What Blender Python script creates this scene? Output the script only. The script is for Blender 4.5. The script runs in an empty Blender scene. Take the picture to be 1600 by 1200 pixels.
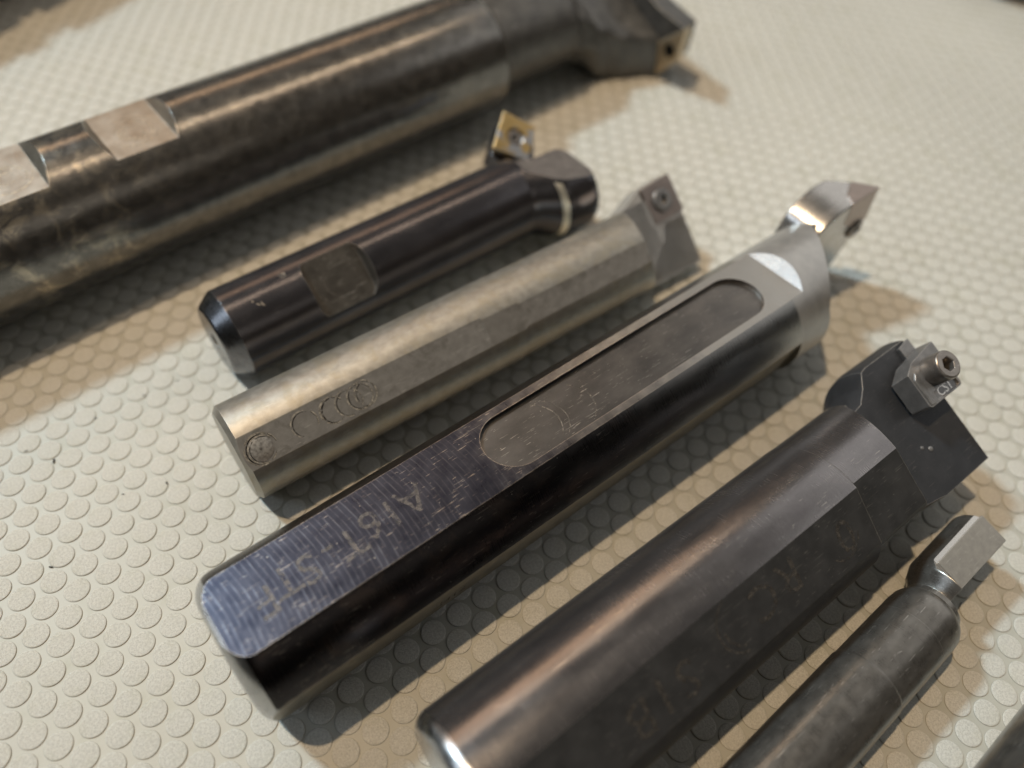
import bpy, bmesh, math, random
from mathutils import Vector, Matrix
random.seed(7)
S = bpy.context.scene
COL = S.collection
MM = 0.001
R = math.radians

# ------------------------------------------------------------------ camera
cam_d = bpy.data.cameras.new("camera")
cam = bpy.data.objects.new("camera", cam_d); COL.objects.link(cam)
S.camera = cam
Rw = Matrix(((0.94916, 0.31077, 0.05009), (0.27799, -0.75288, -0.59657), (-0.14768, 0.58017, -0.801)))
Rc = Rw.transposed() @ Matrix(((1, 0, 0), (0, -1, 0), (0, 0, -1)))
cam.matrix_world = Matrix.Translation(Vector((87.688, -19.121, 133.143)) * MM) @ Rc.to_4x4()
cam_d.sensor_width = 36; cam_d.lens = 18 * 1.5196484
cam_d.clip_start = 0.005; cam_d.clip_end = 20
cam_d.dof.use_dof = True
cam_d.dof.focus_distance = 0.131
cam_d.dof.aperture_fstop = 7.8

# ------------------------------------------------------------------ world: dim indoor surroundings
W = bpy.data.worlds.new("World"); S.world = W; W.use_nodes = True
nt = W.node_tree
bg = nt.nodes["Background"]
bg.inputs[0].default_value = (0.95, 0.86, 0.70, 1); bg.inputs[1].default_value = 0.014

# bar axis direction, used to aim the lamps
AXA = R(56.0)
U3 = Vector((math.cos(AXA), math.sin(AXA), 0)); V3 = Vector((math.sin(AXA), -math.cos(AXA), 0))
CEN = Vector((115, 110, 0)) * MM

def area(name, ds, dv, dist, sx, sy, energy, col, spread=180):
    """lamp at the end of the direction (ds along bars, dv across, 1 up)"""
    d = (U3 * ds + V3 * dv + Vector((0, 0, 1))).normalized()
    l = bpy.data.lights.new(name, 'AREA'); l.shape = 'ELLIPSE' if sx == sy else 'RECTANGLE'
    l.size = sx; l.size_y = sy; l.energy = energy; l.color = col; l.spread = R(spread)
    o = bpy.data.objects.new(name, l); COL.objects.link(o)
    o.location = CEN + d * dist
    o.rotation_euler = (-d).to_track_quat('-Z', 'Y').to_euler()
    return o
area("cool_ceiling_lamp", -0.35, -0.84, 4.0, 0.36, 0.36, 108.0, (0.70, 0.90, 1.0))
area("warm_bench_lamp", -0.22, -0.25, 4.0, 0.12, 0.12, 87.0, (1.0, 0.72, 0.44))
# wide warm lit side of the room: the copper stripes along the upper sides of the bars
area("warm_side_lamp", 0.0, -1.45, 1.20, 1.1, 0.16, 1.5, (1.0, 0.62, 0.36))
# slim warm strip lamp hanging low over the largest tool: the golden streak that runs along every bar
sl = bpy.data.lights.new("warm_strip_lamp", 'AREA'); sl.shape = 'RECTANGLE'; sl.size = 0.19; sl.size_y = 0.008; sl.energy = 0.052; sl.color = (1.0, 0.74, 0.50)
so = bpy.data.objects.new("warm_strip_lamp", sl); COL.objects.link(so)
so.location = (Vector((-46.2, 63.79, 0)) + U3 * 95 - V3 * 4 + Vector((0, 0, 162))) * MM
so.rotation_euler = (0, 0, R(57.0))
# pale window light from the far end of the bars
area("window_light", 1.25, 0.0, 1.10, 1.3, 0.75, 2.6, (1.0, 0.97, 0.92))
# cold window beyond the shank ends, low over the bench
area("cold_window_light", -1.2, -0.45, 1.30, 0.40, 0.34, 1.35, (0.78, 0.89, 1.0))
# broad dim bluish ceiling
area("ceiling_glow", 0.0, -0.12, 1.60, 1.1, 1.1, 0.42, (1.0, 0.94, 0.84))
# added soft fill from behind the camera, brightens the flats facing it
area("camera_side_fill", -0.2, 1.1, 1.40, 1.1, 0.4, 0.62, (1.0, 0.90, 0.76))

S.view_settings.view_transform = 'Standard'; S.view_settings.look = 'None'
S.view_settings.exposure = 0.0; S.view_settings.gamma = 1.0
S.render.engine = 'CYCLES'
S.cycles.use_denoising = True
S.cycles.max_bounces = 8
S.cycles.sample_clamp_indirect = 12.0

# ------------------------------------------------------------------ materials
class NB:
    def __init__(s, name):
        s.m = bpy.data.materials.new(name); s.m.use_nodes = True
        s.t = s.m.node_tree; s.b = s.t.nodes["Principled BSDF"]
        tc = s.t.nodes.new("ShaderNodeTexCoord")
        mp = s.t.nodes.new("ShaderNodeMapping"); mp.inputs["Scale"].default_value = (1000, 1000, 1000)
        s.t.links.new(tc.outputs["Object"], mp.inputs[0]); s.co = mp.outputs[0]   # coordinates in mm
    def l(s, a, b): s.t.links.new(a, b)
    def scale(s, sc, rot=(0, 0, 0), src=None):
        n = s.t.nodes.new("ShaderNodeMapping"); n.inputs["Scale"].default_value = sc; n.inputs["Rotation"].default_value = rot
        s.l(src or s.co, n.inputs[0]); return n.outputs[0]
    def noise(s, sc, detail=4, rough=0.6, co=None, dist=0.0):
        n = s.t.nodes.new("ShaderNodeTexNoise"); n.inputs["Scale"].default_value = sc
        n.inputs["Detail"].default_value = detail; n.inputs["Roughness"].default_value = rough
        n.inputs["Distortion"].default_value = dist
        s.l(co or s.co, n.inputs["Vector"]); return n.outputs["Fac"]
    def ramp(s, f, stops):
        n = s.t.nodes.new("ShaderNodeValToRGB"); e = n.color_ramp.elements
        while len(e) > 1: e.remove(e[-1])
        for i, (p, c) in enumerate(stops):
            el = e[0] if i == 0 else e.new(p)
            el.position = p; el.color = (c, c, c, 1) if isinstance(c, (int, float)) else (*c, 1)
        s.l(f, n.inputs[0]); return n.outputs[0]
    def math(s, op, a, b=0.0, clamp=False):
        n = s.t.nodes.new("ShaderNodeMath"); n.operation = op; n.use_clamp = clamp
        for i, v in enumerate((a, b)):
            if isinstance(v, (int, float)): n.inputs[i].default_value = v
            else: s.l(v, n.inputs[i])
        return n.outputs[0]
    def mix(s, f, a, b):
        n = s.t.nodes.new("ShaderNodeMix"); n.data_type = 'RGBA'
        for i, v in ((0, f), (6, a), (7, b)):
            if isinstance(v, (int, float)): n.inputs[i].default_value = v
            elif isinstance(v, tuple): n.inputs[i].default_value = (*v, 1)
            else: s.l(v, n.inputs[i])
        return n.outputs[2]
    def bump(s, h, strength, dist, normal=None):
        n = s.t.nodes.new("ShaderNodeBump"); n.inputs["Strength"].default_value = strength; n.inputs["Distance"].default_value = dist * MM
        s.l(h, n.inputs["Height"])
        if normal: s.l(normal, n.inputs["Normal"])
        return n.outputs[0]
    def edge(s, r=0.28, lo=0.012, hi=0.14):
        """mask of edges rubbed bright"""
        g = s.t.nodes.new("ShaderNodeNewGeometry"); b = s.t.nodes.new("ShaderNodeBevel"); b.samples = 3
        b.inputs["Radius"].default_value = r * MM
        d = s.t.nodes.new("ShaderNodeVectorMath"); d.operation = 'DOT_PRODUCT'
        s.l(g.outputs["Normal"], d.inputs[0]); s.l(b.outputs[0], d.inputs[1])
        inv = s.math('SUBTRACT', 1.0, d.outputs["Value"])
        return s.ramp(inv, [(lo, 0.0), (hi, 1.0)])

def metal(name, dark, light, rough=(0.28, 0.45), mott=0.35, edge=(0.75, 0.74, 0.72), edge_amt=0.6,
          grain_axis='c', grain=0.5, specks=0.5, patch=None, patch_amt=0.0, metallic=1.0, scratch=0.5, low=0.35, high=0.75, bump=0.5, stretch=(1, 1, 1), patch_x=None, fade=None):
    """worn machined steel: two tones mottled, circumferential or lengthwise grain, scratches, pale specks, rubbed edges"""
    n = NB(name)
    m1 = n.noise(mott, 5, 0.55, n.scale(stretch)); m = n.ramp(m1, [(low, 0.0), (high, 1.0)])
    c = n.mix(m, dark, light)
    fine = n.noise(3.5, 5, 0.7)
    c = n.mix(n.ramp(fine, [(0.40, 0.0), (0.80, 0.35)]), c, light)
    if patch:
        p = n.ramp(n.noise(0.16, 7, 0.7, dist=0.6), [(0.5, 0.0), (0.6, 1.0)])
        pa = n.math('MULTIPLY', p, patch_amt)
        if patch_x:
            sx = n.t.nodes.new("ShaderNodeSeparateXYZ"); n.l(n.co, sx.inputs[0])
            mr = n.t.nodes.new("ShaderNodeMapRange"); n.l(sx.outputs[0], mr.inputs[0])
            mr.inputs[1].default_value = patch_x[0]; mr.inputs[2].default_value = patch_x[1]; mr.inputs[3].default_value = 1.0; mr.inputs[4].default_value = 0.12
            pa = n.math('MULTIPLY', pa, mr.outputs[0])
        c = n.mix(pa, c, patch)
    if fade:
        fx = n.t.nodes.new("ShaderNodeSeparateXYZ"); n.l(n.co, fx.inputs[0])
        fr = n.t.nodes.new("ShaderNodeMapRange"); n.l(n.math('ADD', fx.outputs[0], n.math('MULTIPLY', n.math('SUBTRACT', m1, 0.5), 30.0)), fr.inputs[0])
        fr.inputs[1].default_value = fade[0]; fr.inputs[2].default_value = fade[1]
        c = n.mix(n.math('POWER', fr.outputs[0], 1.6), c, fade[2])
    gsc = {'c': (9, 0.25, 0.25), 'l': (0.12, 9, 9), 'n': (3, 3, 3)}[grain_axis]
    g = n.noise(1.0, 3, 0.6, n.scale(gsc))
    # scratches: thin stretched noise ridges in two directions
    sc = None
    for rot, thr, st in (((0.3, 0.2, 0.5), 0.70, (0.22, 5, 5)), ((0.1, 0.9, -0.6), 0.70, (0.3, 5, 5)), ((0.0, 0.0, 0.1), 0.705, (0.1, 5, 5)), ((0.0, 0.0, 1.3), 0.70, (0.4, 5, 5))):
        x = n.ramp(n.noise(1.0, 2, 0.5, n.scale(st, rot)), [(thr, 0.0), (thr + 0.02, 1.0)])
        sc = x if sc is None else n.math('MAXIMUM', sc, x)
    gate = n.ramp(n.noise(0.35, 3), [(0.40, 0.0), (0.6, 1.0)])
    sc = n.math('MULTIPLY', n.math('MULTIPLY', sc, gate), scratch)
    c = n.mix(sc, c, edge)
    # specks of dust and swarf
    v = n.t.nodes.new("ShaderNodeTexVoronoi"); v.inputs["Scale"].default_value = 0.55; n.l(n.co, v.inputs["Vector"])
    vv = n.math('ADD', v.outputs["Distance"], n.math('MULTIPLY', n.noise(2.0, 2), 0.16))
    sp = n.ramp(vv, [(0.115, specks), (0.135, 0.0)])
    c = n.mix(sp, c, (0.55, 0.53, 0.48))
    e = n.math('MULTIPLY', n.edge(), edge_amt)
    e = n.math('MULTIPLY', e, n.ramp(n.noise(1.6, 4), [(0.3, 0.3), (0.6, 1.0)]))
    c = n.mix(e, c, edge)
    n.l(c, n.b.inputs["Base Color"])
    n.b.inputs["Metallic"].default_value = metallic
    r = n.t.nodes.new("ShaderNodeMapRange"); r.inputs[3].default_value = rough[0]; r.inputs[4].default_value = rough[1]
    r.inputs[1].default_value = 0.3; r.inputs[2].default_value = 0.7
    n.l(n.math('ADD', n.math('MULTIPLY', g, 0.5), n.math('MULTIPLY', m1, 0.5)), r.inputs[0])
    n.l(r.outputs[0], n.b.inputs["Roughness"])
    n1 = n.bump(g, 0.5 * grain, 0.02)
    n2 = n.bump(fine, bump * 0.5, 0.03, n1)
    n.l(n2, n.b.inputs["Normal"])
    n.n2 = n2; n.colour = c
    return n

M = {}
M['mill'] = metal('worn brown shank steel', (0.135, 0.134, 0.13), (0.25, 0.248, 0.24), (0.17, 0.28), 0.55, edge_amt=0.8, patch=(0.50, 0.46, 0.38), patch_amt=0.85, patch_x=(5, 38), scratch=0.6, specks=0.8, grain=1.0, stretch=(0.8, 0.8, 0.8), metallic=0.8).m
M['mill_flat'] = metal('milled flat steel', (0.26, 0.25, 0.225), (0.43, 0.41, 0.37), (0.26, 0.42), 0.25, specks=0.2, metallic=0.85).m
M['mill_head'] = metal('grey cutter head steel', (0.09, 0.09, 0.09), (0.16, 0.16, 0.155), (0.35, 0.5), 0.3, specks=0.2, metallic=0.7).m
M['black'] = metal('blued black shank steel', (0.075, 0.074, 0.084), (0.11, 0.108, 0.12), (0.17, 0.27), 0.25, specks=0.15, scratch=0.2, stretch=(0.5, 1, 1), metallic=0.75).m
M['black_flat'] = metal('dark oxidised flat', (0.07, 0.066, 0.06), (0.125, 0.118, 0.108), (0.4, 0.52), 0.4, specks=0.2, metallic=0.65).m
M['end'] = metal('chamfered end steel', (0.42, 0.43, 0.45), (0.55, 0.56, 0.58), (0.22, 0.35), 0.5).m
M['ring'] = metal('relief ring reflection tint', (0.75, 0.72, 0.62), (0.85, 0.82, 0.72), (0.4, 0.5), 0.4, specks=0).m  # cream tone paints the mat's reflection on a ground ring
M['grey'] = metal('ground grey steel', (0.33, 0.318, 0.29), (0.45, 0.435, 0.4), (0.36, 0.48), 0.6, specks=0.15, patch=(0.36, 0.33, 0.26), patch_amt=0.55, scratch=0.2, metallic=0.8).m
M['grey_flat'] = metal('grey milled flat', (0.27, 0.265, 0.255), (0.36, 0.355, 0.345), (0.40, 0.52), 0.6, specks=0.4, edge_amt=0.4, patch=(0.16, 0.155, 0.14), patch_amt=0.5, metallic=0.55).m
M['grey_under'] = metal('dull grey underside', (0.2, 0.19, 0.16), (0.32, 0.30, 0.26), (0.35, 0.5), 0.5, specks=0.1).m
M['blue'] = metal('blued bar steel', (0.03, 0.028, 0.031), (0.055, 0.051, 0.054), (0.24, 0.36), 0.25, edge=(0.66, 0.60, 0.52), edge_amt=0.8, specks=0.4, scratch=0.3, patch=(0.15, 0.11, 0.09), patch_amt=0.2, stretch=(0.4, 1, 1), metallic=1.0, fade=(50, 120, (0.36, 0.36, 0.355))).m
M['satin'] = metal('satin grey head steel', (0.4, 0.4, 0.4), (0.5, 0.5, 0.495), (0.36, 0.44), 0.4, specks=0.05, scratch=0.1, grain=0.2, metallic=0.7).m
M['bright'] = metal('bright machined steel', (0.62, 0.61, 0.6), (0.7, 0.69, 0.67), (0.20, 0.32), 0.4, specks=0.05, scratch=0.2, metallic=0.85).m
M['bronze'] = metal('bronze tinted bar steel', (0.2, 0.192, 0.2), (0.31, 0.3, 0.31), (0.19, 0.30), 0.25, edge=(0.7, 0.66, 0.6), specks=0.35, scratch=0.6, grain=0.9, stretch=(0.35, 1, 1), metallic=0.9).m
M['oxide'] = metal('black oxide milled flat', (0.06, 0.062, 0.066), (0.095, 0.097, 0.102), (0.42, 0.55), 0.3, metallic=0.6, specks=0.35, scratch=0.35, edge_amt=0.8, edge=(0.5, 0.48, 0.44)).m
M['plate'] = metal('dark bead blasted steel', (0.042, 0.045, 0.051), (0.062, 0.065, 0.073), (0.42, 0.52), 0.3, specks=0.1, scratch=0.12, edge=(0.65, 0.62, 0.58), edge_amt=0.8, metallic=0.5).m
M['clamp'] = metal('parkerised clamp steel', (0.19, 0.19, 0.195), (0.29, 0.29, 0.295), (0.33, 0.46), 0.5, specks=0.05, scratch=0.2, edge=(0.7, 0.68, 0.65), metallic=0.65).m
M['screw'] = metal('knurled screw steel', (0.22, 0.2, 0.19), (0.34, 0.32, 0.3), (0.26, 0.38), 0.5, specks=0, metallic=0.75).m
M['small'] = metal('smoked satin steel', (0.17, 0.163, 0.153), (0.27, 0.26, 0.245), (0.24, 0.36), 0.6, scratch=0.9, specks=0.2, grain=0.5, edge=(0.7, 0.69, 0.66), stretch=(0.6, 0.8, 0.8), metallic=0.8).m
M['arm'] = metal('ground arm steel', (0.46, 0.45, 0.44), (0.56, 0.55, 0.54), (0.20, 0.30), 0.4, metallic=0.88, specks=0.05, scratch=0.2, grain=0.4).m
M['tip_flat'] = metal('warm brushed tip steel', (0.34, 0.325, 0.295), (0.44, 0.42, 0.385), (0.34, 0.44), 0.9, metallic=0.75, specks=0.1, scratch=0.5, grain=1.0, grain_axis='l').m
M['end_dark'] = metal('dark chamfered end', (0.16, 0.165, 0.18), (0.24, 0.245, 0.265), (0.22, 0.34), 0.5).m
M['worn_cut'] = metal('worn greyed cut face', (0.17, 0.158, 0.155), (0.25, 0.235, 0.23), (0.38, 0.5), 0.5, metallic=0.6, specks=0.1).m
M['face'] = metal('pale milled face', (0.50, 0.49, 0.47), (0.60, 0.59, 0.57), (0.36, 0.44), 0.5, metallic=0.65, specks=0.05, scratch=0.15, grain=0.2).m
M['carbide'] = metal('grey carbide insert', (0.34, 0.29, 0.265), (0.44, 0.37, 0.34), (0.33, 0.43), 0.6, specks=0, scratch=0.1).m
M['rusty'] = metal('rust stained seat', (0.32, 0.20, 0.15), (0.46, 0.32, 0.25), (0.42, 0.55), 0.8, specks=0, scratch=0.1).m
M['tan'] = metal('worn tan insert edge', (0.50, 0.42, 0.30), (0.62, 0.54, 0.42), (0.4, 0.5), 0.8, specks=0).m
M['shadowblack'] = metal('blackened recess', (0.012, 0.012, 0.012), (0.03, 0.03, 0.03), (0.5, 0.6), 0.8, specks=0, scratch=0, edge_amt=0.1).m

def gold():
    n = metal('gold coated insert', (0.50, 0.34, 0.13), (0.64, 0.46, 0.22), (0.32, 0.42), 0.5, specks=0, scratch=0.1, edge=(0.65, 0.63, 0.6), edge_amt=0.9)
    f = n.ramp(n.noise(0.33, 3, 0.5), [(0.50, 0.0), (0.56, 1.0)])
    n.l(n.mix(f, n.colour, (0.42, 0.42, 0.43)), n.b.inputs["Base Color"])
    return n.m
M['gold'] = gold()

def ridged(name, period_mm, dark, light, edge, fade=(0, 1)):
    """ground flat with curved cross feed lines that fade along the bar (mm along the bar)"""
    n = metal(name, dark, light, (0.25, 0.42), 0.35, edge=edge, edge_amt=0.9, specks=0.65, scratch=0.5, grain=0.2, fade=(45, 95, (0.44, 0.425, 0.40)))
    s = n.t.nodes.new("ShaderNodeSeparateXYZ"); n.l(n.co, s.inputs[0])
    y2 = n.math('MULTIPLY', s.outputs[1], s.outputs[1])
    x = n.math('ADD', s.outputs[0], n.math('MULTIPLY', y2, 0.012))
    x = n.math('ADD', x, n.math('MULTIPLY', n.noise(0.25, 2), 0.35))
    w = n.math('SINE', n.math('MULTIPLY', x, 2 * math.pi / period_mm))
    w = n.math('ADD', n.math('MULTIPLY', w, 0.5), 0.5)
    w = n.math('POWER', w, 9.0)
    f = n.t.nodes.new("ShaderNodeMapRange"); n.l(s.outputs[0], f.inputs[0])
    f.inputs[1].default_value = fade[0]; f.inputs[2].default_value = fade[1]; f.inputs[3].default_value = 1.0; f.inputs[4].default_value = 0.35
    brk = n.ramp(n.noise(1.0, 4, 0.6, n.scale((1.6, 0.35, 1))), [(0.38, 0.05), (0.66, 1.0)])
    k = n.math('MULTIPLY', n.math('MULTIPLY', w, f.outputs[0]), brk)
    n.l(n.mix(n.math('MULTIPLY', k, 0.21), n.colour, (0.36, 0.38, 0.44)), n.b.inputs["Base Color"])
    n.l(n.bump(k, 0.25, 0.02, n.n2), n.b.inputs["Normal"])
    return n.m
M['blue_top'] = ridged('ground blued top flat', 0.95, (0.028, 0.031, 0.048), (0.052, 0.055, 0.074), (0.66, 0.58, 0.50), (22, 46))
M['slot'] = metal('milled slot floor', (0.085, 0.085, 0.088), (0.13, 0.128, 0.13), (0.34, 0.46), 0.3, specks=0.35, scratch=0.45, grain=0.8, stretch=(0.5, 1, 1), fade=(70, 130, (0.27, 0.255, 0.24))).m

def mark(name, col, amt=0.6):
    n = NB(name)
    n.l(n.mix(n.ramp(n.noise(1.8, 4), [(0.35, 0.0), (0.65, 1.0)]), tuple(c * 0.45 for c in col), col), n.b.inputs["Base Color"])
    n.b.inputs["Metallic"].default_value = 0.7; n.b.inputs["Roughness"].default_value = 0.5
    n.b.inputs["Alpha"].default_value = 1.0
    n.l(n.ramp(n.noise(1.3, 5), [(0.38, 0.0), (0.58, amt)]), n.b.inputs["Alpha"])
    return n.m
M['etch'] = mark('faint etched lettering', (0.23, 0.212, 0.205), 0.42)
M['etch2'] = mark('faint worn lettering', (0.27, 0.25, 0.23), 0.7)
M['ghost'] = mark('ghost of old marks', (0.40, 0.37, 0.33), 0.8)
M['scar'] = mark('bright scored ring', (0.85, 0.80, 0.70), 1.0)
M['dark_scar'] = mark('dark scored ring', (0.07, 0.065, 0.06), 1.0)
M['swirl'] = mark('cutter swirl', (0.62, 0.52, 0.40), 0.8)

def mat_vinyl(name, base, rough, grit, gb, gritc=0.0):
    n = NB(name)
    a = n.noise(0.02, 3, 0.5)
    c = n.mix(n.ramp(a, [(0.3, 0.0), (0.7, 1.0)]), base, tuple(x * 0.90 for x in base))
    c = n.mix(n.ramp(n.noise(0.11, 5, 0.65), [(0.52, 0.0), (0.78, 0.7)]), c, (base[0] * 0.74, base[1] * 0.74, base[2] * 0.64))
    # rare dark specks of grime
    v = n.t.nodes.new("ShaderNodeTexVoronoi"); v.inputs["Scale"].default_value = 0.085; n.l(n.co, v.inputs["Vector"])
    d = n.math('ADD', v.outputs["Distance"], n.math('MULTIPLY', n.noise(3.0, 3), 0.05))
    c = n.mix(n.ramp(d, [(0.045, 0.75), (0.06, 0.0)]), c, (0.10, 0.085, 0.06))
    n.l(c, n.b.inputs["Base Color"])
    n.b.inputs["Roughness"].default_value = rough
    n.b.inputs["Specular IOR Level"].default_value = 0.5
    g = n.noise(3.8, 3, 0.7)
    gr = n.ramp(n.noise(3.6, 2, 0.6), [(0.35, 0.0), (0.65, 1.0)])
    c = n.mix(n.math('MULTIPLY', gr, gritc), c, tuple(min(0.95, x * 1.5) for x in base))
    c = n.mix(n.ramp(n.noise(4.2, 2, 0.6, n.scale((1, 1, 1), (0.5, 0.3, 0.9))), [(0.55, 0.0), (0.75, gritc)]), c, tuple(x * 0.55 for x in base))
    n.l(c, n.b.inputs["Base Color"])
    g2 = n.noise(22.0, 2, 0.6)
    n.l(n.bump(n.math('ADD', g, n.math('MULTIPLY', g2, 0.5)), grit, gb), n.b.inputs["Normal"])
    return n.m
M['mat'] = mat_vinyl('cream vinyl mat', (0.445, 0.448, 0.408), 0.50, 0.15, 0.02, 0.05)
M['stud'] = mat_vinyl('cream vinyl stud', (0.56, 0.563, 0.53), 0.32, 1.0, 0.14, 0.5)
M['foot_shade'] = mat_vinyl('painted shade round the stud feet', (0.30, 0.285, 0.245), 0.5, 0.3, 0.03)  # occlusion outline painted on as darker stud sides

# ------------------------------------------------------------------ mesh helpers (all in millimetres)
def lathe(prof, seg=160, y=0, z=0):
    """closed solid of revolution about the bar axis; prof = [(x, r), ...]"""
    bm = bmesh.new(); rings = []
    for x, r in prof:
        rings.append([bm.verts.new((x, y + r * math.sin(2 * math.pi * i / seg), z + r * math.cos(2 * math.pi * i / seg))) for i in range(seg)])
    for a, b in zip(rings, rings[1:]):
        for i in range(seg):
            j = (i + 1) % seg
            bm.faces.new((a[i], b[i], b[j], a[j]))
    bm.faces.new(rings[0]); bm.faces.new(list(reversed(rings[-1])))
    bmesh.ops.recalc_face_normals(bm, faces=bm.faces)
    return bm
def frame(phi):
    p = R(phi); return Vector((0, -math.sin(p), math.cos(p))), Vector((0, -math.cos(p), -math.sin(p)))
def prism(phi, poly, h0, h1, top=None):
    """poly of (s, w) in the plane whose normal leans phi degrees to the camera side; extruded from h0 to h1"""
    n, t = frame(phi); bm = bmesh.new()
    X = Vector((1, 0, 0)); top = top or poly
    a = [bm.verts.new(X * s + t * w + n * h0) for s, w in poly]
    b = [bm.verts.new(X * s + t * w + n * h1) for s, w in top]
    k = len(a)
    for i in range(k): bm.faces.new((a[i], a[(i + 1) % k], b[(i + 1) % k], b[i]))
    bm.faces.new(a); bm.faces.new(b)
    bmesh.ops.recalc_face_normals(bm, faces=bm.faces)
    return bm
def side_prism(phi, poly, w0, w1):
    """poly of (s, h) extruded across the bar"""
    n, t = frame(phi); bm = bmesh.new(); X = Vector((1, 0, 0))
    a = [bm.verts.new(X * s + n * h + t * w0) for s, h in poly]
    b = [bm.verts.new(X * s + n * h + t * w1) for s, h in poly]
    k = len(a)
    for i in range(k): bm.faces.new((a[i], a[(i + 1) % k], b[(i + 1) % k], b[i]))
    bm.faces.new(a); bm.faces.new(b)
    bmesh.ops.recalc_face_normals(bm, faces=bm.faces)
    return bm
def nrod(phi, s, w, prof, seg=40, tilt=None):
    """solid of revolution about the normal of the plane phi through (s, w); prof = [(h, r), ...]"""
    n, t = frame(phi); X = Vector((1, 0, 0)); bm = bmesh.new(); rings = []
    for h, r in prof:
        c = X * s + t * w + n * h
        rings.append([bm.verts.new(c + (X * math.cos(2 * math.pi * i / seg) + t * math.sin(2 * math.pi * i / seg)) * r) for i in range(seg)])
    for a, b in zip(rings, rings[1:]):
        for i in range(seg): bm.faces.new((a[i], b[i], b[(i + 1) % seg], a[(i + 1) % seg]))
    bm.faces.new(rings[0]); bm.faces.new(list(reversed(rings[-1])))
    bmesh.ops.recalc_face_normals(bm, faces=bm.faces)
    return bm
def stadium(s0, s1, w0, w1, n=16, rr=None):
    r = rr or (w1 - w0) / 2; pts = []
    for cx, cy, a0 in ((s1 - r, w0 + r, -90), (s1 - r, w1 - r, 0), (s0 + r, w1 - r, 90), (s0 + r, w0 + r, 180)):
        for i in range(n + 1):
            a = R(a0 + 90 * i / n); pts.append((cx + r * math.cos(a), cy + r * math.sin(a)))
    out = []
    for p in pts:
        if not out or (abs(p[0] - out[-1][0]) + abs(p[1] - out[-1][1])) > 1e-4: out.append(p)
    return out
def tmp(bm):
    me = bpy.data.meshes.new("tmp"); bm.to_mesh(me); bm.free(); return me
def evaluated(ob):
    dg = bpy.context.evaluated_depsgraph_get(); dg.update()
    me = bpy.data.meshes.new_from_object(ob.evaluated_get(dg)); return me
def boolean(bm, cuts, mats=None, op='DIFFERENCE'):
    """cuts: list of (bmesh, material slot for the cut faces)"""
    me = tmp(bm)
    ob = bpy.data.objects.new("tmp", me); COL.objects.link(ob)
    for m in (mats or []): me.materials.append(m)
    cs = []
    for c in cuts:
        cb, slot = c if isinstance(c, tuple) else (c, 0)
        for f in cb.faces: f.material_index = slot
        cme = tmp(cb)
        for m in (mats or []): cme.materials.append(m)
        co = bpy.data.objects.new("tmp", cme); COL.objects.link(co); cs.append(co)
        md = ob.modifiers.new("b", 'BOOLEAN'); md.operation = op; md.object = co; md.solver = 'EXACT'
    out = evaluated(ob)
    for o in cs + [ob]: bpy.data.objects.remove(o)
    return out
def part(name, src, mat, parent, z=0.0, bevel=0.15, seg=2, angle=28, xf=None, label=None):
    """turn a bmesh / mesh (mm, bar axis frame) into ONE finished child object in metres"""
    me = tmp(src) if isinstance(src, bmesh.types.BMesh) else src
    if mat is not None:
        me.materials.clear(); me.materials.append(mat)
    ob = bpy.data.objects.new(name, me); COL.objects.link(ob)
    if bevel:
        b = ob.modifiers.new("bev", 'BEVEL'); b.width = bevel; b.segments = seg; b.limit_method = 'ANGLE'; b.angle_limit = R(angle)
        b.use_clamp_overlap = True; b.harden_normals = False
        w = ob.modifiers.new("wn", 'WEIGHTED_NORMAL'); w.keep_sharp = True; w.weight = 80
        me.polygons.foreach_set("use_smooth", [True] * len(me.polygons))
        me2 = evaluated(ob); ob.modifiers.clear(); ob.data = me2; me = me2
    else:
        me.polygons.foreach_set("use_smooth", [True] * len(me.polygons)); me.set_sharp_from_angle(angle=R(angle))
    if xf is not None: me.transform(xf)
    me.transform(Matrix.Scale(MM, 4) @ Matrix.Translation((0, 0, z)))
    me.name = name
    ob.parent = parent
    if label: ob["label"] = label
    return ob
def thing(name, label, cat, x, y, ang, group=None, tilt=0.0):
    o = bpy.data.objects.new(name, None); COL.objects.link(o)
    o.empty_display_size = 0.01
    o.location = Vector((x, y, 0)) * MM; o.rotation_euler = (0, R(tilt), R(ang))
    o["label"] = label; o["category"] = cat
    if group: o["group"] = group
    return o
def text_part(name, body, phi, s, w, h, size, mat, parent, z, flip=True, label=None, width=1.0, off=0.0):
    """lettering lying on a flat: glyph run centred at (s, w), reading towards -s when flip"""
    c = bpy.data.curves.new(name, 'FONT'); c.body = body; c.size = size; c.align_x = 'CENTER'; c.align_y = 'CENTER'
    c.extrude = 0.006; c.space_character = width; c.offset = off; c.resolution_u = 3
    ob = bpy.data.objects.new("tmp", c); COL.objects.link(ob)
    me = evaluated(ob); bpy.data.objects.remove(ob)
    n, t = frame(phi)
    X = Vector((-1, 0, 0)) if flip else Vector((1, 0, 0)); Y = t if flip else -t
    m = Matrix.Identity(4)
    for i in range(3): m[i][0] = X[i]; m[i][1] = Y[i]; m[i][2] = n[i]
    o = Vector((s, 0, 0)) + t * w + n * h
    for i in range(3): m[i][3] = o[i]
    me.transform(m)
    return part(name, me, mat, parent, z, bevel=0, label=label)
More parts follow.
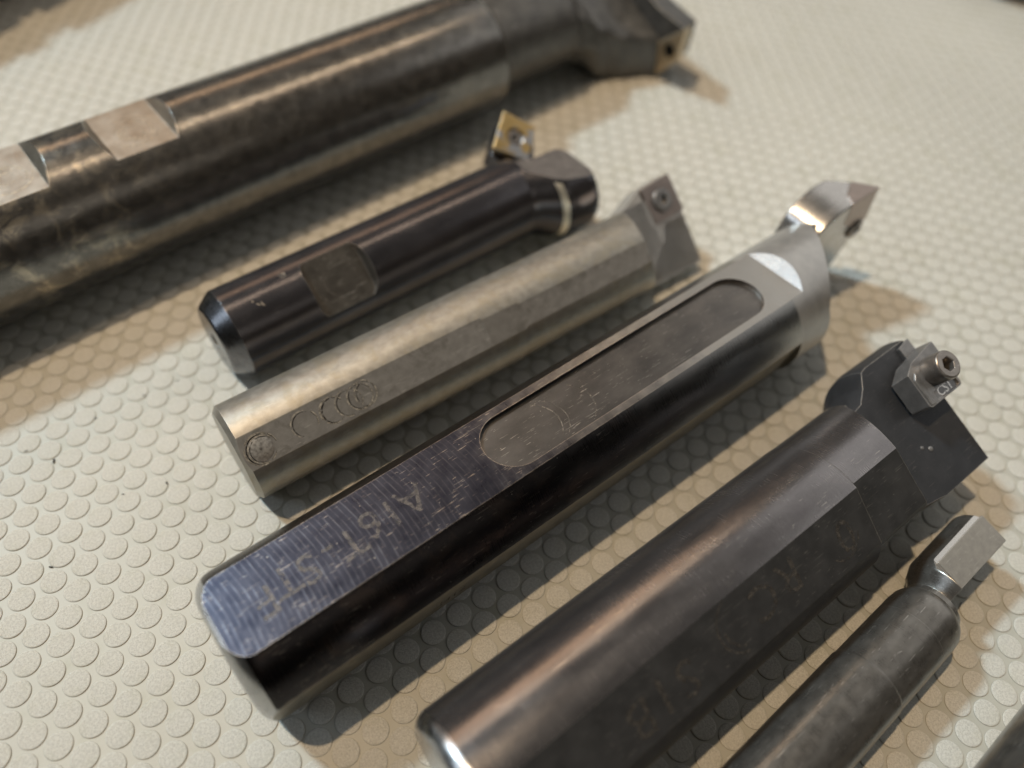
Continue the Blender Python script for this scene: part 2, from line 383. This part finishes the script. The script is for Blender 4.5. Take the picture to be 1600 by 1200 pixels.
def arc_part(name, arcs, phi, h, mat, parent, z, wd=0.12, label=None):
    """thin arcs scored on a flat: arcs = [(s, w, r, a0, a1)]"""
    n, t = frame(phi); X = Vector((1, 0, 0)); bm = bmesh.new()
    for s, w, r, a0, a1 in arcs:
        k = max(8, int(abs(a1 - a0) / 6)); prev = None
        for i in range(k + 1):
            a = R(a0 + (a1 - a0) * i / k); ww = wd * (0.5 + 0.5 * math.sin(math.pi * min(1, max(0.12, i / k if a1 - a0 < 350 else 0.5))))
            q = []
            for rr in (r - ww / 2, r + ww / 2):
                q.append(bm.verts.new(X * (s + rr * math.cos(a)) + t * (w + rr * math.sin(a)) + n * h))
            if prev: bm.faces.new((prev[0], prev[1], q[1], q[0]))
            prev = q
    for f in bm.faces:
        f.normal_update()
        if f.normal.dot(n) < 0: f.normal_flip()
    return part(name, bm, mat, parent, z, bevel=0, label=label)

def oval(rings, seg=160):
    bm = bmesh.new(); rs = []
    for x, r, y, zz in rings:
        rs.append([bm.verts.new((x, y + r * math.sin(2 * math.pi * i / seg), zz + r * math.cos(2 * math.pi * i / seg))) for i in range(seg)])
    for a, b in zip(rs, rs[1:]):
        for i in range(seg): bm.faces.new((a[i], b[i], b[(i + 1) % seg], a[(i + 1) % seg]))
    bm.faces.new(rs[0]); bm.faces.new(list(reversed(rs[-1]))); bmesh.ops.recalc_face_normals(bm, faces=bm.faces)
    return bm

# ------------------------------------------------------------------ the mat
def stud_mesh():
    bm = bmesh.new(); prof = [(2.19, -0.05), (2.17, 0.09), (2.12, 0.16), (2.02, 0.205), (1.85, 0.22)]; seg = 36; rings = []
    for r, z in prof: rings.append([bm.verts.new((r * math.cos(2 * math.pi * i / seg), r * math.sin(2 * math.pi * i / seg), z)) for i in range(seg)])
    for a, b in zip(rings, rings[1:]):
        for i in range(seg): bm.faces.new((a[i], a[(i + 1) % seg], b[(i + 1) % seg], b[i]))
    bm.faces.new(rings[-1])
    bmesh.ops.recalc_face_normals(bm, faces=bm.faces)
    bm.transform(Matrix.Scale(MM, 4))
    me = bpy.data.meshes.new("stud"); bm.to_mesh(me); bm.free()
    me.polygons.foreach_set("use_smooth", [True] * len(me.polygons)); me.set_sharp_from_angle(angle=R(24))
    me.materials.append(M['stud']); me.materials.append(M['foot_shade'])
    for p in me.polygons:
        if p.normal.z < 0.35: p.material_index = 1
    return me
bm = bmesh.new()
vs = [bm.verts.new((x * MM, y * MM, 0)) for x, y in ((-420, -160), (460, -160), (460, 620), (-420, 620))]
f = bm.faces.new(vs)
lo = [bm.verts.new((v.co.x, v.co.y, -0.003)) for v in vs]
bm.faces.new(list(reversed(lo)))
for i in range(4): bm.faces.new((vs[i], lo[i], lo[(i + 1) % 4], vs[(i + 1) % 4]))
bmesh.ops.recalc_face_normals(bm, faces=bm.faces)
me = bpy.data.meshes.new("bench_mat"); bm.to_mesh(me); bm.free(); me.materials.append(M['mat'])
bench = bpy.data.objects.new("bench_mat", me); COL.objects.link(bench)
bench["kind"] = "structure"; bench["label"] = "cream vinyl anti slip mat with raised round studs under all the tools"

cp = Vector((87.688, -19.121, 133.143))
def project(p):
    c = Rw @ (Vector(p) - cp); return 800 + 800 * 1.51965 * c.x / c.z, 600 + 800 * 1.51965 * c.y / c.z, c.z
studs = []
for j in range(-30, 130):
    for i in range(-90, 160):
        x = 4.7 * i - 1.6427 * j; y = 4.4077 * j
        if not (-400 < x < 440 and -140 < y < 600): continue
        px, py, d = project((x, y, 0))
        if d < 10 or not (-120 < px < 1720 and -90 < py < 1290): continue
        studs.append((d, x, y, px, py))
studs.sort()
# bars cover part of the mat: studs right under a bar are left to the joined mesh
BARS = {1: (-46.2, 63.79, 58.0, 15.9), 2: (6.02, 61.04, 56.19, 9.5), 3: (22.39, 37.65, 54.06, 9.5), 4: (41.41, 4.53, 56.05, 12.7), 5: (88.64, 8.6, 55.43, 12.7), 6: (125.72, 18.08, 57.27, 6.35)}
def covered(x, y):
    for k, (bx, by, a, r) in BARS.items():
        dx, dy = x - bx, y - by; s = dx * math.cos(R(a)) + dy * math.sin(R(a)); v = dx * math.sin(R(a)) - dy * math.cos(R(a))
        if (k == 1 or s > -3 or k in (5,)) and s < {1: 190, 2: 95, 3: 112, 4: 150, 5: 100, 6: 55}[k] and -r * 1.6 < v < r * 0.75: return True
    return False
SM = stud_mesh(); near = 0; rest = []
for d, x, y, px, py in studs:
    if near < 300 and not covered(x, y) and -15 < px < 1615 and -15 < py < 1215:
        o = bpy.data.objects.new("stud", SM); COL.objects.link(o); o.parent = bench
        o.location = (x * MM, y * MM, 0.0); o.rotation_euler = (R(random.uniform(-.5, .5)), R(random.uniform(-.5, .5)), random.uniform(0, 6)); near += 1
    else: rest.append((x, y))
bm = bmesh.new(); V = []; F = []
base = [v.co.copy() for v in SM.vertices]; bf = [tuple(p.vertices) for p in SM.polygons]
for x, y in rest:
    k = len(V); o = Vector((x * MM, y * MM, 0)); V += [b + o for b in base]; F += [tuple(i + k for i in p) for p in bf]
bm.free()
me = bpy.data.meshes.new("studs_far"); me.from_pydata([tuple(v) for v in V], [], F)
me.polygons.foreach_set("use_smooth", [True] * len(me.polygons)); me.set_sharp_from_angle(angle=R(24)); me.materials.append(M['stud']); me.materials.append(M['foot_shade'])
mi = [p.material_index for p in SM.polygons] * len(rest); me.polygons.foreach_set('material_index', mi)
o = bpy.data.objects.new("far_studs", me); COL.objects.link(o); o.parent = bench; o["kind"] = "stuff"

# specks of swarf and lint lying on the mat
rg_ = random.Random(11); bm = bmesh.new()
for q in range(120):
    x, y = rg_.uniform(-60, 190), rg_.uniform(-30, 260)
    if covered(x, y): continue
    a, l, w = rg_.uniform(0, 6.3), rg_.uniform(0.12, 0.55), rg_.uniform(0.08, 0.2); zz = 0.21
    pts = [bm.verts.new(((x + dx * l * math.cos(a) - dy * w * math.sin(a)) * MM, (y + dx * l * math.sin(a) + dy * w * math.cos(a)) * MM, (zz + h) * MM)) for dx, dy, h in ((-1, -.6, 0), (.9, -1, 0), (1, .7, 0), (-.7, 1, 0), (0, 0, w * 1.2))]
    for i in range(4): bm.faces.new((pts[i], pts[(i + 1) % 4], pts[4]))
me = bpy.data.meshes.new("grit"); bm.to_mesh(me); bm.free(); me.materials.append(M['shadowblack'])
o = bpy.data.objects.new("grit", me); COL.objects.link(o); o.parent = bench; o["kind"] = "stuff"

# ------------------------------------------------------------------ tool 1: large worn end mill, out of frame at the left
T = thing("indexable_end_mill", "largest tool, a worn brown steel end mill with two flats on its shank", "cutting tool", *BARS[1][:3])
z = 15.9
cuts = [(side_prism(0, [(27.0, 13.4), (40.2, 13.4), (43.5, 18), (23.7, 18)], -14, 14), 1),
        (side_prism(0, [(-4.0, 13.4), (13.2, 13.4), (17.0, 18), (-7.5, 18)], -14, 14), 1)]
sh = boolean(lathe([(-70, 14.4), (-68.6, 15.875), (125.6, 15.875), (126.9, 15.0), (127.1, 11.6), (128.6, 11.6)], 192), cuts, [M['mill'], M['mill_flat']])
part("shank", sh, None, T, z, bevel=0.25)
arc_part("cutter_swirl", [(33.5, 1.5, r, a, a + w) for r, a, w in ((2.2, 0, 300), (3.0, 60, 200), (3.9, 200, 260), (4.8, 20, 150), (5.6, 240, 120))] + [(7.5, 1.5, r, a, a + w) for r, a, w in ((1.8, 40, 300), (2.7, 100, 220), (3.8, 160, 240), (4.9, 0, 160))], 0, 13.412, M['swirl'], T, z, 0.5)
part("neck", lathe([(128.3, 11.2), (128.7, 12.6), (151, 12.6), (154, 12.2), (157, 10.0)], 128), M['mill_head'], T, z, bevel=0)
def loft(stations):
    bm = bmesh.new(); rs = [[bm.verts.new((x, y, zz)) for y, zz in sec] for x, sec in stations]
    k = len(rs[0])
    for a, b in zip(rs, rs[1:]):
        for i in range(k): bm.faces.new((a[i], b[i], b[(i + 1) % k], a[(i + 1) % k]))
    bm.faces.new(rs[0]); bm.faces.new(list(reversed(rs[-1]))); bmesh.ops.recalc_face_normals(bm, faces=bm.faces)
    return bm
def smooth_section(st, k=8):
    """resample the stations along the bar so the flute curves"""
    out = []
    for (x0, a), (x1, b) in zip(st, st[1:]):
        for q in range(k):
            f = q / k; e = f * f * (3 - 2 * f)
            out.append((x0 + (x1 - x0) * f, [(p[0] + (r[0] - p[0]) * e, p[1] + (r[1] - p[1]) * e) for p, r in zip(a, b)]))
    out.append(st[-1]); return out
ST = [(151.5, [(-8.5, -8.8), (-11.8, -3), (-10.8, 6), (-5, 11.2), (2, 12.2), (8, 9.2), (11, 0), (8, -9)]),
      (158, [(-9.5, -10.0), (-12.0, -4), (-10.0, 3.8), (-5, 6.5), (2, 9), (9, 10.5), (12, 0), (9, -11)]),
      (164, [(-14.0, -14.5), (-13.5, -6), (-11.5, -0.6), (-6, 2.0), (1, 6.5), (11, 12.5), (15, 0), (10, -15)]),
      (171, [(-17.5, -15.6), (-17.2, -8), (-15.6, -3.2), (-9, -1.0), (0, 4.5), (12, 14), (17, 0), (11, -15.5)]),
      (180.2, [(-22.0, -15.7), (-22.0, -9), (-21.0, -4.0), (-14, -1.0), (-2, 4.5), (12, 15), (18, 0), (12, -15.5)])]
head = part("cutter_head", loft(smooth_section(ST)), M['mill_head'], T, z, bevel=0.7, seg=3, angle=32)
lug = loft([(180.0, [(-20.0, -15.6), (-22.6, -15.6), (-28.3, -7.6), (-28.8, 2.4), (-18.5, 3.6), (-4, 8), (10, 12), (10, -15.5)]), (187.5, [(-18.0, -15.0), (-21.0, -15.0), (-26.5, -7.6), (-27.0, 1.8), (-16.5, 3.6), (-4, 8), (10, 12), (10, -15)])])
part("insert_pocket", lug, M['mill_head'], head, z, bevel=0.5)
ins = loft([(179.1, [(-20.9, -5.0), (-22.4, -15.2), (-29.0, -7.6), (-29.9, 3.2)]), (182.5, [(-20.6, -5.0), (-22.0, -15.0), (-28.4, -7.6), (-29.2, 2.8)])])
I = part("insert", ins, M['tan'], T, z, bevel=0.25)
sc = nrod(0, 0, 0, [(0, 1.9), (0.5, 1.9)], 24); mx = Matrix.Translation((178.75, -25.8, -5.2)) @ Matrix.Rotation(R(90), 4, 'Y')
part("screw_hole", sc, M['shadowblack'], I, z, bevel=0, xf=mx)

# ------------------------------------------------------------------ tool 2: short black milling holder, gold insert
T = thing("chamfer_mill", "short blued black holder with one milled flat and a gold square insert", "cutting tool", *BARS[2][:3])
z = 9.525
sh = boolean(lathe([(-1.4, 6.9), (-0.9, 7.6), (1.7, 9.35), (2.0, 9.525), (74, 9.525), (75.0, 9.2), (76.5, 9.2)], 160),
             [(prism(38, stadium(18.6, 31.6, -7.0, 7.0, 6, 3.6), 7.4, 14, stadium(18.2, 34.4, -8.2, 8.2, 6, 4.6)), 1),
              (nrod(0, 0, 0, [(-8, 2.3), (0, 0.5)], 24) if False else lathe([(-6, 3.6), (-1.0, 1.6), (2.5, 0.4)], 32), 1),
              ], [M['black'], M['black_flat']])
for p in sh.polygons:
    if p.center.x < 1.85 and p.material_index == 0: p.material_index = 2
sh.materials.append(M['end_dark'])
part("shank", sh, None, T, z, bevel=0.12)
arc_part("cutter_swirl", [(25.2, 0.0, 4.3, -70, 80), (25.0, 0.2, 3.0, 100, 260), (24.6, 0.0, 4.6, 120, 230)], 38, 7.412, M['etch2'], T, z, 0.35)
arc_part("stamped_mark", [(15.2, 0.0, 0.5, 0, 360), (15.2, 0.0, 0.75, 200, 330)], 4, 9.53, M['ghost'], T, z, 0.3)
arc_part("stamped_mark", [(8.6, 0.0, 0.8, 100, 200), (9.6, 0.6, 0.9, 120, 230), (8.0, -0.8, 0.8, 90, 220)], 22, 9.52, M['ghost'], T, z, 0.3)
hd = oval([(73.6, 9.0, 0, 0), (76.0, 9.2, -0.6, 0), (78.5, 9.5, -2.2, 0.1), (80.5, 9.7, -3.9, 0.25), (82.5, 9.8, -4.8, 0.35), (87.6, 9.9, -5.0, 0.4), (89.0, 9.75, -5.0, 0.4), (90.0, 9.3, -5.0, 0.4), (90.7, 8.4, -5.0, 0.4)])
flat = lambda: side_prism(-3, [(73.9, 9.3), (98, 6.5), (98, 30), (73.9, 30)], -30, 30)
hm = boolean(hd, [(flat(), 1)], [M['black'], M['worn_cut']])
part("cutter_head", hm, None, T, z, bevel=0.5, seg=3)
rg = boolean(oval([(79.9, 9.0, -3.4, 0.2), (79.9, 9.70, -3.4, 0.2), (80.5, 9.76, -3.9, 0.25), (81.2, 9.84, -4.3, 0.3), (81.2, 9.0, -4.3, 0.3)]), [(side_prism(-3, [(73.9, 8.7), (98, 5.6), (98, 30), (73.9, 30)], -30, 30), 0)])
part("relief_ring", rg, M['ring'], T, z, bevel=0)
SQ = [(83.7, -19.9), (89.9, -13.2), (83.6, -6.6), (76.4, -12.8)]
seat = [(84.3, -18.6), (91.0, -12.0), (87.0, -4.0), (79.0, -6.0), (76.6, -11.6)]
part("insert_seat", prism(38, seat, -8.5, -3.4, [(84.2, -18.7), (90.6, -12.4), (86.5, -5), (80, -6), (77.0, -12.0)]), M['black'], T, z, bevel=0.25)
im = boolean(prism(38, [(84.2, -18.8), (89.0, -13.3), (83.6, -7.4), (77.4, -12.8)], -3.4, 0.0, SQ), [(nrod(38, 83.4, -13.1, [(-5, 1.8), (-0.6, 1.9), (0.5, 2.6)], 28), 0)])
I = part("insert", im, M['gold'], T, z, bevel=0.18)
part("screw", boolean(nrod(38, 83.4, -13.1, [(-3.3, 1.7), (-0.75, 1.8), (-0.35, 1.6)], 28), [(nrod(38, 83.4, -13.1, [(-2.6, 0.85), (0, 0.9)], 6), 0)]), M['screw'], I, z, bevel=0.06)

# ------------------------------------------------------------------ tool 3: grey boring bar with milled facet
T = thing("boring_bar", "pale grey steel boring bar with ring scars on its milled facet", "boring bar", *BARS[3][:3])
z = 9.525
cuts = [(prism(41, [(-3, -12), (51.5, -12), (51.5, 12), (-3, 12)], 9.02, 14), 1),
        (prism(43.5, [(51.5, -12), (100, -12), (100, 12), (51.5, 12)], 9.12, 14), 1),
        (side_prism(41, [(92.5, 14), (97.5, 0.0), (130, 0.0), (130, 14)], -14, 14), 2)]
sh = boolean(lathe([(0, 8.5), (0.9, 9.525), (60, 9.525), (60.3, 9.42), (98, 9.42), (114, 9.42)], 160), cuts, [M['grey'], M['grey_flat'], M['satin']])
part("shank", sh, None, T, z, bevel=0.15)
hp = [(97.6, -9.0), (104.6, -12.1), (114.0, -12.9), (114.1, 8.3), (112.0, 9.3), (98, 9.0)]
hb = boolean(prism(41, hp, -5.5, 0.0), [(prism(41, stadium(104.5, 120, -22, -2.6, rr=1.2), -2.6, 3), 0), (prism(41, [(104.9, -3.6), (108.9, -3.2), (107.0, -1.2), (106.3, 1.3), (105.4, 1.3)], -0.7, 3), 1)], [M['face'], M['rusty']])
head = part("cutter_head", hb, None, T, z, bevel=0.12)
RH = [(104.9, -12.0), (114.1, -12.9), (114.6, -3.6), (105.6, -3.0)]
im = boolean(prism(41, [(105.2, -11.4), (113.5, -12.2), (113.9, -4.0), (105.9, -3.5)], -2.6, 0.25, RH), [(nrod(41, 109.6, -7.8, [(-5, 2.0), (-0.9, 2.2), (0.6, 3.1)], 28), 0)])
I = part("insert", im, M['carbide'], T, z, bevel=0.15)
part("screw", boolean(nrod(41, 109.6, -7.8, [(-3, 1.9), (-0.8, 2.4), (0.45, 2.75), (0.85, 2.6), (1.1, 2.1)], 32), [(nrod(41, 109.6, -7.8, [(-1.6, 1.15), (2, 1.25)], 6), 0)]), M['clamp'], I, z, bevel=0.1)
A = []
for s, w, r in ((3.7, 0.3, 2.75), (4.0, 0.4, 2.45), (3.9, 0.3, 2.9)): A.append((s, w, r, random.uniform(0, 90), random.uniform(300, 355)))
A += [(12.3, -0.2, 2.4, 120, 300), (12.4, -0.2, 2.45, -40, 30), (17.9, -0.1, 2.45, 60, 330), (18.1, 0.0, 2.5, 100, 260), (21.0, 0, 2.5, 90, 300), (21.3, 0, 2.4, -50, 40), (23.4, -0.1, 2.45, 0, 360), (24.2, -0.2, 2.5, -100, 120), (25.0, 0, 2.5, 150, 260)]
arc_part("ring_scar", A, 41, 9.032, M['scar'], T, z, 0.24)
arc_part("ring_shade", [(a[0] + .12, a[1] + .1, a[2] - 0.2, a[3], a[4]) for a in A], 41, 9.027, M['dark_scar'], T, z, 0.2)
part("set_screw_mark", nrod(41, 3.8, 0.3, [(9.0, 2.3), (9.026, 2.25)], 40), M['black_flat'], T, z, bevel=0)

# ------------------------------------------------------------------ tool 4: long blued bar with a slot along its top flat
T = thing("slotted_boring_bar", "long blued boring bar marked A16T with a rounded slot milled along its top flat", "boring bar", *BARS[4][:3])
z = 12.7
bodyp = [(0.0, 9.5), (0.12, 10.0), (0.45, 10.7), (0.95, 11.4), (1.55, 11.95), (2.2, 12.35), (2.9, 12.6), (3.6, 12.7), (118, 12.7), (118.3, 12.62), (127, 12.62)]
cuts = [(prism(-4, [(-3.0, -14), (121.5, -14), (121.5, 14), (-3.0, 14)], 10.5, 16, [(-3, -14), (127, -14), (127, 14), (-3, 14)]), 1),
        (side_prism(-4, [(-1, 9.9), (0.08, 9.9), (0.42, 10.27), (0.95, 10.5), (1.1, 12), (-1, 12)], -14, 14), 4),
        (prism(-4, stadium(48.6, 115.0, -5.55, 5.75), 9.55, 16), 2),
        (prism(100, [(-3, -14), (118, -14), (118, 14), (-3, 14)], 11.5, 16), 3),
        (prism(176, [(-3, -14), (118, -14), (118, 14), (-3, 14)], 12.2, 16), 0)]
sh = boolean(lathe(bodyp, 192), cuts, [M['blue'], M['blue_top'], M['slot'], M['grey_under'], M['bright']])
for p in sh.polygons:
    if p.material_index == 1 and p.center.x > 121 and p.normal.x < -0.2: p.material_index = 4
    if p.material_index == 0 and p.center.x < 2.4: p.material_index = 6
    if p.center.x > 117.9 and p.material_index in (0, 1): p.material_index = 5
sh.materials.append(M['satin']); sh.materials.append(M['end'])
part("shank", sh, None, T, z, bevel=0, angle=18)
# head: round shoulder, then an arm on the far side carrying the insert
h1 = lathe([(126.6, 12.6), (128.5, 12.62), (138.5, 12.4), (140.5, 11.6), (142.0, 10.0)], 128)
gully = prism(78, [(138.5, -40), (160, -40), (160, 40), (138.5, 40)], -3.0, 16, [(123.8, -40), (160, -40), (160, 40), (123.8, 40)])
part("shoulder", boolean(h1, [(gully, 0)]), M['satin'], T, z, bevel=1.6, seg=5)
def hull(pts):
    bm = bmesh.new()
    for p in pts: bm.verts.new(p)
    r = bmesh.ops.convex_hull(bm, input=bm.verts)
    bmesh.ops.delete(bm, geom=[g for g in r["geom_interior"] if isinstance(g, bmesh.types.BMVert)], context='VERTS')
    bmesh.ops.dissolve_limit(bm, angle_limit=R(4), verts=bm.verts, edges=bm.edges)
    bmesh.ops.recalc_face_normals(bm, faces=bm.faces)
    return bm
am = boolean(side_prism(0, [(138.0, -12), (138.0, 4.0), (138.6, 6.2), (139.6, 7.9), (141.0, 9.2), (142.8, 10.3), (145.0, 11.2), (147.4, 11.8), (150.5, 12.3), (155, 12.7), (160, 12.9), (160, 4), (155.5, -7.5), (152, -12)], -20, 5),
             [(prism(0, [(130, -11.9), (147.5, -13.0), (151.5, -12.6), (154.5, -9.5), (159.5, -3.6), (136, -3.6), (133, -6)], -12.5, 20), 0)], [M['bright'], M['bright']], 'INTERSECT')
part("insert_arm", am, M['arm'], T, z, bevel=0.5, seg=3, angle=35)
tri = hull([(149.6, 3.5, 12.4), (157.0, 3.4, 13.2), (158.8, 3.4, 13.2), (160.2, 3.4, 3.0), (158.0, 3.4, 1.5), (150.8, 6.0, 12.7), (154.5, 8.3, 13.0), (150.0, 3.5, 6.5), (150.5, 5.5, 6.5), (155.6, 8.3, 12.8), (158.0, 6.8, 3.0)])
I = part("insert", tri, M['carbide'], T, z, bevel=0.2)
part("insert_screw", boolean(nrod(90, 156.6, -2.2, [(-4.6, 2.4), (-3.1, 2.5), (-2.7, 1.9)], 32), [(nrod(90, 156.6, -2.2, [(-4.0, 1.2), (2, 1.3)], 6), 0)]), M['screw'], T, z, bevel=0.1)
for ch, s, w in (("A", 34.2, -0.6), ("1", 30.4, -0.4), ("6", 26.8, -0.6), ("T", 22.8, 0.2), ("-", 19.4, -0.3), ("S", 15.6, 0.1), ("T", 12.0, -0.3), ("F", 8.4, 0.9)):
    text_part("etched_letter", ch, -4, s, w, 10.508, 7.4, M['etch'], T, z)
arc_part("cutter_mark", [(60.0, 0.1, 5.2, -70, 60), (58.4, 0.1, 5.2, -60, 50), (66.0, 0.1, 5.2, -50, 55)], -4, 9.56, M['ghost'], T, z, 0.18)
text_part("side_marking", "71FL", 100, 33, 1.5, 11.51, 3.2, M['etch2'], T, z)

# ------------------------------------------------------------------ tool 5: bronze bar with black flat and top clamp
T = thing("clamp_boring_bar", "thick bronze tinted boring bar with a socket screw clamp on its head", "boring bar", *BARS[5][:3])
z = 12.7
bodyp = [(-13.6, 10.9), (-13.3, 11.5), (-12.8, 12.0), (-12.1, 12.45), (-11.2, 12.7), (62.8, 12.7), (63.0, 12.58), (78.4, 12.58)]
cuts = [(prism(37, [(-20, -14), (62.9, -14), (62.9, 14), (-20, 14)], 11.65, 16), 1),
        (prism(35.5, [(62.8, -14), (90, -14), (90, 14), (62.8, 14)], 11.35, 16), 1),
        (prism(102, [(-20, -14), (62.9, -14), (62.9, 14), (-20, 14)], 12.1, 16), 0),
        (prism(95, [(62.8, -14), (90, -14), (90, 14), (62.8, 14)], 11.0, 16), 1),
        (side_prism(22, [(73.0, 16), (77.6, 5.0), (77.9, 4.2), (100, 4.2), (100, 16)], -20, 20), 2),
        (prism(22, [(78.0, -20), (84.0, -20), (84.0, -11.0), (81.5, -9.6), (78.8, -11.4)], -20, 20), 0)]
sh = boolean(lathe(bodyp, 192), cuts, [M['bronze'], M['oxide'], M['plate']])
for p in sh.polygons:
    if p.center.x < -11.6 and abs(p.normal.x) > 0.2: p.material_index = 3
    elif p.material_index == 0 and p.normal.y < -0.85 and p.center.x < 75: p.material_index = 1  # strip below the flat painted dark for the ground shadow it mirrors
sh.materials.append(M['end'])
part("shank", sh, None, T, z, bevel=0.18)
hd = oval([(76.5, 11.0, 0, 0), (80.5, 11.6, 0, 0), (83.0, 12.6, 0.6, 0.6), (85.0, 13.9, 1.4, 1.3), (86.5, 14.1, 1.5, 1.4), (97.9, 14.1, 1.5, 1.4), (98.1, 13.9, 1.5, 1.4)], 128)
hm = boolean(hd, [(prism(22, [(70, -40), (110, -40), (110, 40), (70, 40)], 5.0, 40), 1),
            (prism(112, [(70, -40), (110, -40), (110, 40), (70, 40)], 11.3, 40), 0), (prism(180, [(70, -40), (110, -40), (110, 40), (70, 40)], 12.4, 40), 0)], [M['plate'], M['plate']])
part("cutter_head", hm, None, T, z, bevel=0.35, seg=3)
part("insert", prism(22, [(95.5, -14.2), (98.2, -14.6), (98.6, -9.0), (95.5, -9.0)], 3.0, 5.8, [(95.2, -14.6), (98.5, -15.2), (98.9, -8.8), (95.5, -8.8)]), M['clamp'], T, z, bevel=0.12)
part("dent", nrod(22, 86.3, 2.2, [(5.0, 0.34), (5.12, 0.3), (5.16, 0.18)], 16), M['clamp'], T, z, bevel=0)
part("dent", nrod(22, 87.9, 3.3, [(5.0, 0.48), (5.12, 0.42), (5.18, 0.25)], 16), M['clamp'], T, z, bevel=0)
cl = prism(22, stadium(88.2, 98.8, -13.2, -3.3, 3, 0.7), 5.8, 9.6, stadium(89.0, 98.8, -13.0, -3.3, 3, 0.7))
cc = [(prism(22, [(88, -20), (105, -20), (105, -13.8), (97.5, -12.6), (91.5, -11.8), (88, -9.8)], 4, 14), 0), (prism(22, stadium(91.6, 98.2, -5.4, -3.7, 3, 0.3), 9.25, 12), 0)]
cm = boolean(cl, cc)
C5 = part("clamp_block", cm, M['clamp'], T, z, bevel=0.3)
part("clamp_rib", prism(22, [(89.4, -9.0), (90.5, -10.2), (90.5, -3.6), (89.4, -3.6)], 9.4, 9.95), M["clamp"], C5, z, bevel=0.25)
part("clamp_pin", nrod(22, 89.6, -4.6, [(4.0, 0.9), (6.2, 0.9)], 20), M['screw'], T, z, bevel=0.1)
part("clamp_screw", boolean(nrod(22, 94.6, -8.4, [(4, 1.9), (9.5, 1.9), (9.55, 2.75), (13.0, 2.75), (13.45, 2.5)], 48), [(nrod(22, 94.6, -8.4, [(11.0, 1.35), (16, 1.4)], 6), 0)]), M['screw'], T, z, bevel=0.22)
for ch, s, w in (("0", 56.6, -0.2), ("R", 43.4, -1.2), ("C", 37.6, -0.8), ("S", 20.5, 0.6), ("1", 16.0, 0.2), ("B", 11.5, 0.8)):
    text_part("worn_letter", ch, 37, s, w, 11.66, 8.0, M['etch2'], T, z)
arc_part("ring_scar", [(32.5, -0.5, 4.6, 100, 250), (32.9, -0.6, 3.9, 110, 200), (55.6, -0.5, 3.9, 20, 140)], 37, 11.662, M['etch2'], T, z, 0.5)
text_part("clamp_marking", "CS1", 22, 94.9, -4.55, 9.262, 2.5, M['bright'], C5, z, flip=False)

# ------------------------------------------------------------------ tool 6: small bar at the lower right
T = thing("small_boring_bar", "thin smoked steel boring bar with a bright squared tip beside the clamp boring bar", "boring bar", *BARS[6][:3])
z = 6.35
part("shank", lathe([(-45, 6.35), (20.2, 6.35), (20.45, 6.2), (30, 6.2), (32.5, 6.2)], 128), M['small'], T, z, bevel=0.1)
hd = boolean(oval([(31, 6.15, 0, 0), (35.5, 6.2, 0, 0), (37.4, 6.05, 0, 0), (38.6, 5.6, 0.05, 0), (39.4, 4.9, 0.2, 0.1), (40.3, 4.75, 0.3, 0.2), (41.2, 5.1, 0.45, 0.4), (42.4, 6.0, 0.6, 0.7), (44.5, 6.8, 0.5, 0.7), (57.6, 7.0, 0.5, 0.7), (58.3, 6.3, 0.5, 0.7)], 128),
             [(side_prism(14, [(41.0, 14), (42.9, 4.6), (44.2, 3.9), (62, 3.9), (62, 14)], -20, 20), 1),
              (prism(90, [(40.3, -20), (62, -20), (62, 20), (40.3, 20)], 0.6, 20), 0),
              ], [M['small'], M['bright']])
part("cutter_head", hd, None, T, z, bevel=0.25)
part("insert", prism(14, [(44.6, -5.6), (58.7, -5.8), (58.9, -0.3), (44.8, -0.3)], 3.0, 4.12, [(44.3, -5.8), (58.9, -6.0), (59.1, -0.2), (44.5, -0.2)]), M['tip_flat'], T, z, bevel=0.15)
part("tip_screw", nrod(0, 0, 0, [(0, 1.8), (1.2, 1.8), (1.6, 1.2)], 24), M['small'], T, z, bevel=0.15, xf=Matrix.Translation((57.9, 5.2, 1.4)) @ Matrix.Rotation(R(90), 4, 'Y'))

# ------------------------------------------------------------------ blurred neighbours cut by the frame
T = thing("dark_tool_shank", "dark round tool shank showing only in the bottom right corner of the photo", "cutting tool", 136.0, -13.5, 57.0)
part("shank", lathe([(-40, 7.2), (-39, 8.0), (64, 8.0), (65, 7.2)], 96), M['mill'], T, 8.0, bevel=0.2)
part("end_cap", lathe([(64.6, 6.0), (67, 6.0), (67.5, 5.4)], 64), M['mill_head'], T, 8.0, bevel=0.2)
T = thing("black_tool_holder", "blurred black tool holder showing only in the top left corner", "tool holder", -146, 150, 80.0)
part("body", boolean(lathe([(-60, 16), (-58, 18), (8, 18), (9, 15), (16, 15), (17, 19), (60, 19), (62, 17)], 96), [(prism(40, [(-65, -40), (0, -40), (0, 40), (-65, 40)], 15, 40), 0)]), M['black'], T, 19, bevel=0.4)
part("collar", lathe([(10, 15.2), (10.5, 16.5), (14.5, 16.5), (15, 15.2)], 96), M['black_flat'], T, 19, bevel=0.3)
T = thing("grey_tool_tip", "blurred grey tool showing only at the top right corner", "cutting tool", 184, 313, 4.0)
part("body", boolean(lathe([(-16, 10), (-14, 12), (60, 12), (62, 10)], 96), [(prism(40, [(-30, -40), (5, -40), (5, 40), (-30, 40)], 7, 40), 0)]), M['mill_head'], T, 12, bevel=0.3)
part("tip", lathe([(-22, 5), (-20, 7), (-15, 7.5)], 64), M['mill_head'], T, 12, bevel=0.2)
